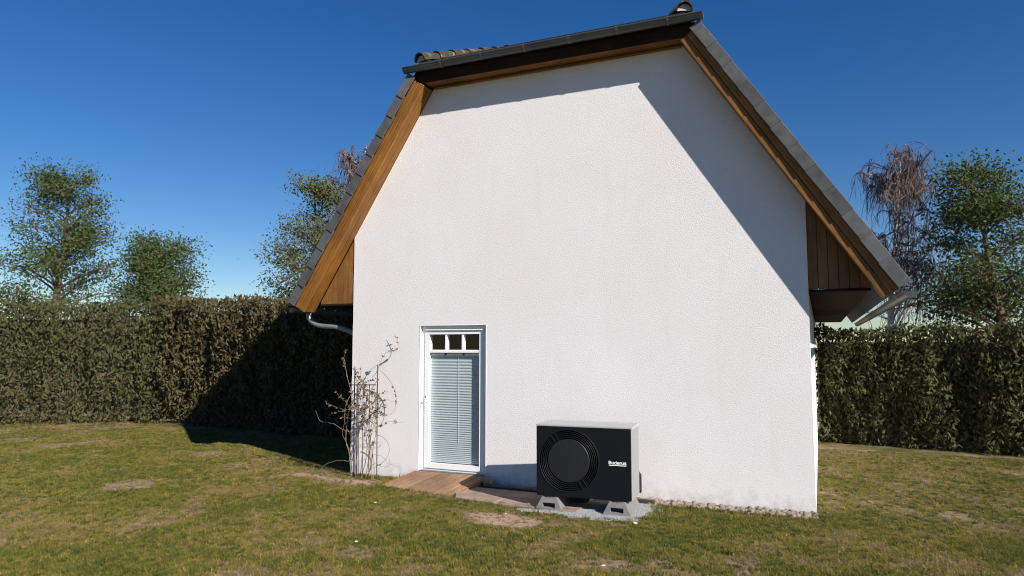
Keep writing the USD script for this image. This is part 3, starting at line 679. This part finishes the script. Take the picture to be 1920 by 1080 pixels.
VP = Thing("climbing_plant", "sparse twiggy climber with small leaves growing on the trellis", "climbing plant", loc=(-6.1, -0.22, 0), world=True)
def wander(p, d, L, n, bend, gravity, r):
    pts = [np.array(p, float)]; d = np.array(d, float); d /= np.linalg.norm(d)
    for _ in range(n):
        d = d + r.normal(0, bend, 3) * [1, 0.45, 1] + [0, 0, gravity]; d /= np.linalg.norm(d)
        q_ = pts[-1] + d * L / n
        if q_[1] > -0.05: q_[1] = -0.05 - 0.01 * r.random()
        if q_[2] < 0.02: q_[2] = 0.03
        pts.append(q_)
    return np.array(pts), d
vr = np.random.default_rng(31)
stems, tips = [], []
starts = [(-6.24, 1.75), (-6.2, 1.5), (-6.1, 1.6), (-6.0, 1.35), (-5.95, 1.3), (-6.27, 1.45), (-6.15, 1.2), (-5.87, 1.5), (-5.9, 1.15), (-6.0, 1.6)]
for x, L in starts:
    pts, d = wander((x, -0.26 + vr.uniform(-.06, .06), 0.0), (vr.normal(0, .06), 0, 1), L, 26, 0.10, 0.06, vr)
    pts = smooth_path(pts, 40); stems.append((pts, 0.0055, 0.003)); tips.append((pts, d))
for (pts, d) in list(tips):
    for _ in range(4):
        i = vr.integers(len(pts) // 2, len(pts) - 1)
        p2, d2 = wander(pts[i], (vr.normal(0.1, .75), vr.normal(-.1, .3), vr.uniform(-.1, .8)), vr.uniform(.2, .52), 12, 0.25, 0.0, vr)
        stems.append((smooth_path(p2, 18), 0.0028, 0.0014)); tips.append((p2, d2))
    for _ in range(1):
        i = vr.integers(4, len(pts) // 2)
        p2, d2 = wander(pts[i], (vr.normal(0.1, .5), vr.normal(-.1, .2), vr.uniform(-.1, .8)), vr.uniform(.3, .7), 14, 0.28, -0.02, vr)
        stems.append((smooth_path(p2, 22), 0.003, 0.0016))
# a few named shoots: the hoop at the right, the lone shoot up the wall, the drooping one
for path in ([(-5.86, -.2, .62), (-5.74, -.2, .58), (-5.66, -.2, .45), (-5.70, -.22, .30), (-5.86, -.24, .18), (-6.05, -.25, .05)],
             [(-5.95, -.24, 1.45), (-5.85, -.2, 1.62), (-5.72, -.15, 1.82), (-5.60, -.1, 1.86), (-5.62, -.08, 1.97), (-5.70, -.08, 2.10)],
             [(-5.84, -.2, 1.55), (-5.70, -.15, 1.40), (-5.60, -.13, 1.12), (-5.62, -.14, .98), (-5.78, -.18, .92)],
             [(-6.3, -.25, 1.2), (-6.38, -.28, 1.0), (-6.37, -.28, .75), (-6.28, -.26, .6), (-6.2, -.25, .45)],
             [(-6.2, -.25, .75), (-6.02, -.25, .85), (-5.9, -.25, .78), (-5.86, -.25, .6)]):
    pts = smooth_path(path, 26); stems.append((pts, 0.0045, 0.002)); tips.append((pts, pts[-1] - pts[-2]))
mx = len(starts)
for k, (pts, r0, r1) in enumerate(stems[:mx]): VP.part("stem", tube(pts, r0, r1, n=6), "vine_bark", smooth=70)
VP.part("side_shoots", [tube(p, a_, b_, n=5) for p, a_, b_ in stems[mx:]], "vine_bark", smooth=70, kind="stuff")
LV, LF, o = [], [], 0
def leaf(p, d, size, r):
    global o
    d = d / max(np.linalg.norm(d), 1e-6); s = np.cross(d, r.normal(0, 1, 3)); s /= np.linalg.norm(s); n_ = np.cross(s, d)
    w = size * 0.33
    LV.extend([p, p + d * size * .45 + s * w + n_ * w * .3, p + d * size, p + d * size * .45 - s * w + n_ * w * .3, p + d * size * .5]); LF.extend([[o, o + 1, o + 4], [o + 1, o + 2, o + 4], [o + 2, o + 3, o + 4], [o + 3, o, o + 4]]); o += 5
for (pts, d) in tips:
    for _ in range(6 if len(pts) < 30 else 8):
        i = vr.integers(int(len(pts) * .4), len(pts)); p = pts[i]
        if p[2] < 0.85 and vr.random() < 0.75: continue
        for _ in range(vr.integers(2, 4)):
            leaf(p, vr.normal(0, 1, 3) + [0, -.3, -.2], vr.uniform(.025, .05), vr)
VP.part("leaves", trimesh.Trimesh(np.array(LV), LF, process=False), "vine_leaf", kind="stuff")

# ------------------------------------------------------------------ hedge and trees behind
def leaf_cloud(pts, size, r, elong=1.6, up=0.0):
    n_ = len(pts); d = r.normal(0, 1, (n_, 3)); d[:, 2] += up; d /= np.linalg.norm(d, axis=1, keepdims=True)
    s = np.cross(d, r.normal(0, 1, (n_, 3))); s /= np.linalg.norm(s, axis=1, keepdims=True)
    L = size * r.uniform(.6, 1.3, (n_, 1))
    V_ = np.stack([pts - s * L * .4, pts + d * L * elong * .6, pts + s * L * .4, pts - d * L * elong * .4], 1).reshape(-1, 3)
    b_ = np.arange(n_)[:, None] * 4
    return trimesh.Trimesh(V_, np.vstack([b_ + [0, 1, 2], b_ + [0, 2, 3]]), process=False)
hr_ = np.random.default_rng(11)
def hedge(label, p0, p1, h, thick, n_, seed):
    r = np.random.default_rng(seed); p0, p1 = np.array(p0, float), np.array(p1, float); L = np.linalg.norm(p1 - p0)
    c = (p0 + p1) / 2; ang_ = math.degrees(math.atan2(p1[1] - p0[1], p1[0] - p0[0]))
    T = Thing("hedge", label, "hedge", loc=(c[0], c[1], 0), rotz=ang_)
    x = r.uniform(-L / 2, L / 2, n_); y = -thick / 2 + r.beta(.7, 1.3, n_) * thick * .8
    z = r.uniform(0, 1, n_) ** .85 * (h - .15 + .5 * meshkit.fbm(np.stack([x * 1.4, y, 0 * x], -1), 4, seed))
    y = y + .55 * (meshkit.fbm(np.stack([x * 1.7, z * .9, 0 * x + seed], -1), 3, seed) - .5) + .22 * (meshkit.noise(np.stack([x * 6.0, z * 1.6, 0 * x], -1), seed + 5) - .5)
    T.part("foliage", leaf_cloud(np.stack([x, y, z], 1), .055, r, 2.2, 1.2), "hedge_leaf" if seed == 11 else "hedge_leaf_green", kind="stuff")
    T.part("inner_twigs", cbox((-L / 2, 0, 0), (L / 2, thick * .3, h * .9), .02), "twig_bark")
hedge("tall brownish conifer hedge in the dark gap beside the house corner", (-15.5, 4.3), (-6.66, 3.55), 2.95, 1.1, 42000, 11)
hedge("greener clipped hedge at the far left edge of the lawn", (-27.0, -3.0), (-15.3, 4.3), 2.85, 1.2, 46000, 12)
hedge("clipped hedge at the back of the garden right of the house", (-0.05, 7.0), (9.5, 5.6), 2.2, 1.1, 38000, 13)

def tree(name, label, loc, h, trunk_r, leafmat, barkmat, seed, style):
    r = np.random.default_rng(seed); t = Thing(name, label, "tree", loc=loc, world=True)
    base = np.array(loc, float)
    wob = np.cumsum(np.cumsum(r.normal(0, .012, (15, 2)), 0), 0)
    tp = np.array([base + [wob[k, 0], wob[k, 1], h * .93 * k / 14] for k in range(15)])
    t.part("trunk", tube(smooth_path(tp, 24), trunk_r, trunk_r * .12, n=9), barkmat, smooth=60)
    limbs, tw, pts = [], [], []
    for k in range(34 if style == "birch" else 52):
        f = r.uniform(.22, .97); i_ = f * 14; p = tp[int(i_)] + (tp[min(14, int(i_) + 1)] - tp[int(i_)]) * (i_ % 1)
        a = r.uniform(0, 6.283); L = h * (.30 if style == "birch" else .26) * (1.15 - f) + .4
        d = np.array([math.cos(a), math.sin(a), .9 if style == "birch" else .5])
        q1 = p + d / np.linalg.norm(d) * L
        mid = (p + q1) / 2 + [0, 0, L * .1]
        lp = smooth_path([p, mid, q1], 8); limbs.append(tube(lp, trunk_r * .35 * (1.1 - f), .012, n=6))
        for _ in range(16 if style == "birch" else 26):
            s = lp[r.integers(3, 8)]; dd_ = np.array([r.normal(0, .6), r.normal(0, .6), r.uniform(-.1, .7)])
            w1 = s + dd_ * r.uniform(.25, .6)
            if style == "birch":
                for _ in range(3):
                    w2 = w1 + [r.normal(0, .16), r.normal(0, .16), -r.uniform(.3, .95)]
                    tw.append(tube(smooth_path([s, w1, (w1 + w2) / 2 + [r.normal(0, .05), 0, .06], w2], 6), .011, .005, n=3, cap=False))
            else:
                tw.append(tube([s, w1], .009, .004, n=3, cap=False))
                pts.append(w1 + r.normal(0, .2, (15, 3)))
    t.part("limbs", limbs, barkmat, smooth=60, kind="stuff")
    t.part("crown", tw if style == "birch" else [leaf_cloud(np.vstack(pts), .065, r)], leafmat, kind="stuff")
    if style != "birch": t.part("twigs", tw, barkmat, kind="stuff")
tree("birch_tree", "bare birch with drooping reddish twigs behind the left roof edge", (-16.2, 13.9, 0), 10.6, .17, "birch_twig", "birch_bark", 3, "birch")
tree("leafy_tree", "yellowish green leafing tree behind the roof, lower than the birch", (-15.9, 11.1, 0), 8.2, .16, "spring_leaf", "twig_bark", 8, "leafy")

tree("leafy_tree", "tallest fresh green tree behind the far left hedge", (-25.0, 7.5, 0), 8.6, .2, "fresh_leaf", "twig_bark", 15, "leafy")
tree("leafy_tree", "small fresh green tree between the two left hedges", (-20.5, 7.8, 0), 5.6, .12, "fresh_leaf", "twig_bark", 16, "leafy")
tree("leafy_tree", "fresh green tree behind the hedge right of the house", (4.6, 13.5, 0), 7.0, .17, "fresh_leaf", "twig_bark", 17, "leafy")
tree("birch_tree", "bare birch behind the hedge right of the house", (1.9, 15.5, 0), 8.4, .14, "birch_twig", "birch_bark", 18, "birch")

# ------------------------------------------------------------------ grass
def tuft(seed, nb, h0, h1, spread, lean):
    r = np.random.default_rng(seed); V_, F_ = [], []
    for _ in range(nb):
        a = r.uniform(0, 6.283); p = np.array([r.normal(0, spread), r.normal(0, spread), -.004]); h = r.uniform(h0, h1)
        d = np.array([math.cos(a), math.sin(a), 0]); s = np.array([-d[1], d[0], 0]) * r.uniform(.0015, .0032); ln = lean * r.uniform(.4, 1.3)
        k = len(V_); V_ += [p - s, p + s, p + d * h * ln * .35 + [0, 0, h * .62] - s * .8, p + d * h * ln * .35 + [0, 0, h * .62] + s * .8, p + d * h * ln + [0, 0, h * (1 - .35 * ln)]]
        F_ += [[k, k + 1, k + 3], [k, k + 3, k + 2], [k + 2, k + 3, k + 4]]
    return trimesh.Trimesh(np.array(V_), F_, process=False)
gi_path = "/World/grass"
gi = UsdGeom.PointInstancer.Define(stage, gi_path)
tag(gi.GetPrim(), "short patchy lawn grass, part green and part dried yellow", "grass", kind="stuff")
UsdGeom.Scope.Define(stage, gi_path + "/tufts")
plist = []
for k, (mname, hh, lean) in enumerate([("grass_green", (.022, .052), .7), ("grass_green", (.016, .038), .9), ("grass_olive", (.018, .042), .9), ("grass_olive", (.013, .03), 1.1), ("grass_straw", (.012, .032), 1.3), ("grass_straw", (.008, .022), 1.5)]):
    pth = f"{gi_path}/tufts/{['green_tuft', 'green_tuft_001', 'olive_tuft', 'olive_tuft_001', 'straw_tuft', 'straw_tuft_001'][k]}"
    usdkit.mesh(stage, pth, tuft(50 + k, 18, *hh, .0125, lean), M[mname]); plist.append(pth)
gi.CreatePrototypesRel().SetTargets([Sdf.Path(p) for p in plist])
r = np.random.default_rng(99)
def cloud(n, x0_, x1_, y0_, y1_): return np.stack([r.uniform(x0_, x1_, n), r.uniform(y0_, y1_, n)], 1)
xy = np.vstack([cloud(98000, -8.2, 2.6, -5.6, 0.0), cloud(44000, -14.5, -8.2, -6.5, 3.2), cloud(5000, -8.2, XL, 0, 3.0), cloud(34000, XR, 7.0, -5.6, 5.6), cloud(16000, -8.2, 5.5, -8.5, -5.6), cloud(16000, -24, -14.5, -8, 3.5)])
block = shapely.union_all([Polygon([RF0[:2] + [-.05, 0.02], RF1[:2] + [.05, 0.01], RB1[:2] + [.05, 0.3], RB0[:2] + [-.05, 0.3]]), sbox(-4.30, -0.95, -1.95, 0.1), gv.buffer(-0.02), pb2.buffer(.01)])
keep = ~shapely.contains(block, shapely.points(xy[:, 0], xy[:, 1]))
keep &= ~((xy[:, 1] > -0.06) & (xy[:, 0] > XL) & (xy[:, 0] < XR + .02))
xy = xy[keep]
P3 = np.c_[xy, np.zeros(len(xy))]
bare = bareness(xy[:, 0], xy[:, 1])
k2 = r.random(len(xy)) > bare * 0.9
xy, P3, bare = xy[k2], P3[k2], bare[k2]
g1 = meshkit.fbm(P3 * 1.3, 4, 70); g2_ = meshkit.fbm(P3 * 4.5, 3, 80)
near_wall = np.exp(-((xy[:, 1] + 1.1) / 0.45) ** 2)
gscore = .16 + g1 * .45 + g2_ * .45 + r.normal(0, .10, len(xy)) + 0.03 * near_wall
kind = np.where(gscore > 0.63, r.integers(0, 2, len(xy)), np.where(gscore > 0.51, r.integers(2, 4, len(xy)), r.integers(4, 6, len(xy))))
kind = np.where((bare > .25) & (r.random(len(xy)) < .75), 4 + r.integers(0, 2, len(xy)), kind)
z = ground_z(xy[:, 0], xy[:, 1])
sc = r.uniform(.7, 1.25, len(xy)) * np.where(xy[:, 1] < -8, .8, 1)
edge = shapely.distance(block, shapely.points(xy[:, 0], xy[:, 1])); sc = sc * np.where(edge < 0.07, r.uniform(1.0, 1.7, len(xy)), 1.0) * np.where((xy[:, 1] > -0.16) & (xy[:, 0] > XL) & (xy[:, 0] < -5.3), 1.5, 1)
sc = sc * np.where(r.random(len(xy)) < .012, 1.6, 1.0)
ang = r.uniform(0, 6.283, len(xy))
gi.CreateProtoIndicesAttr(Vt.IntArray.FromNumpy(kind.astype(np.int32)))
gi.CreatePositionsAttr(Vt.Vec3fArray.FromNumpy(np.c_[xy, z].astype(np.float32)))
gi.CreateScalesAttr(Vt.Vec3fArray.FromNumpy(np.repeat(sc[:, None], 3, 1).astype(np.float32)))
qs = np.zeros((len(xy), 4)); qs[:, 0] = np.cos(ang / 2); qs[:, 3] = np.sin(ang / 2)
gi.CreateOrientationsAttr(Vt.QuathArray([Gf.Quath(float(a_), 0, 0, float(b_)) for a_, b_ in zip(qs[:, 0], qs[:, 3])]))

# small white petals and a dry leaf lying on the lawn
def petal(x, y, s, seed):
    rr = np.random.default_rng(seed); base = np.array([x, y, float(ground_z(x, y)) + .03]); parts = []
    for k in range(6):
        a = k * math.pi / 3 + rr.normal(0, .2); d = np.array([math.cos(a), math.sin(a), .35]); sd = np.array([-d[1], d[0], 0])
        parts.append(hull([base, base + d * s * .5 + sd * s * .28, base + d * s * .5 - sd * s * .28, base + d * s, base + d * s * .5 + [0, 0, .003]]))
    return trimesh.util.concatenate(parts)
for x, y, s, lab in ((-4.12, -3.05, .022, "small white blossom in the lawn at the far left"), (-4.92, -1.59, .024, "small white blossom in the lawn below the ramp"), (-1.76, -2.77, .024, "small white blossom in the grass at the bottom right"),
                     (-1.84, -1.30, .030, "small white blossom just in front of the gravel by the right foot"), (-3.28, -1.44, .018, "tiny white blossom on the bare soil patch"), (-2.02, -3.3, .02, "small white blossom at the bottom edge of the lawn")):
    single("white_blossom", petal(x, y, s, int(abs(x * 100))), "flower_white", lab, "flower", "white blossoms fallen on the lawn")
single("dry_leaf", petal(-2.22, -1.57, .032, 3), "dead_leaf", "curled brown dry leaf on the lawn in front of the gravel", "leaf")
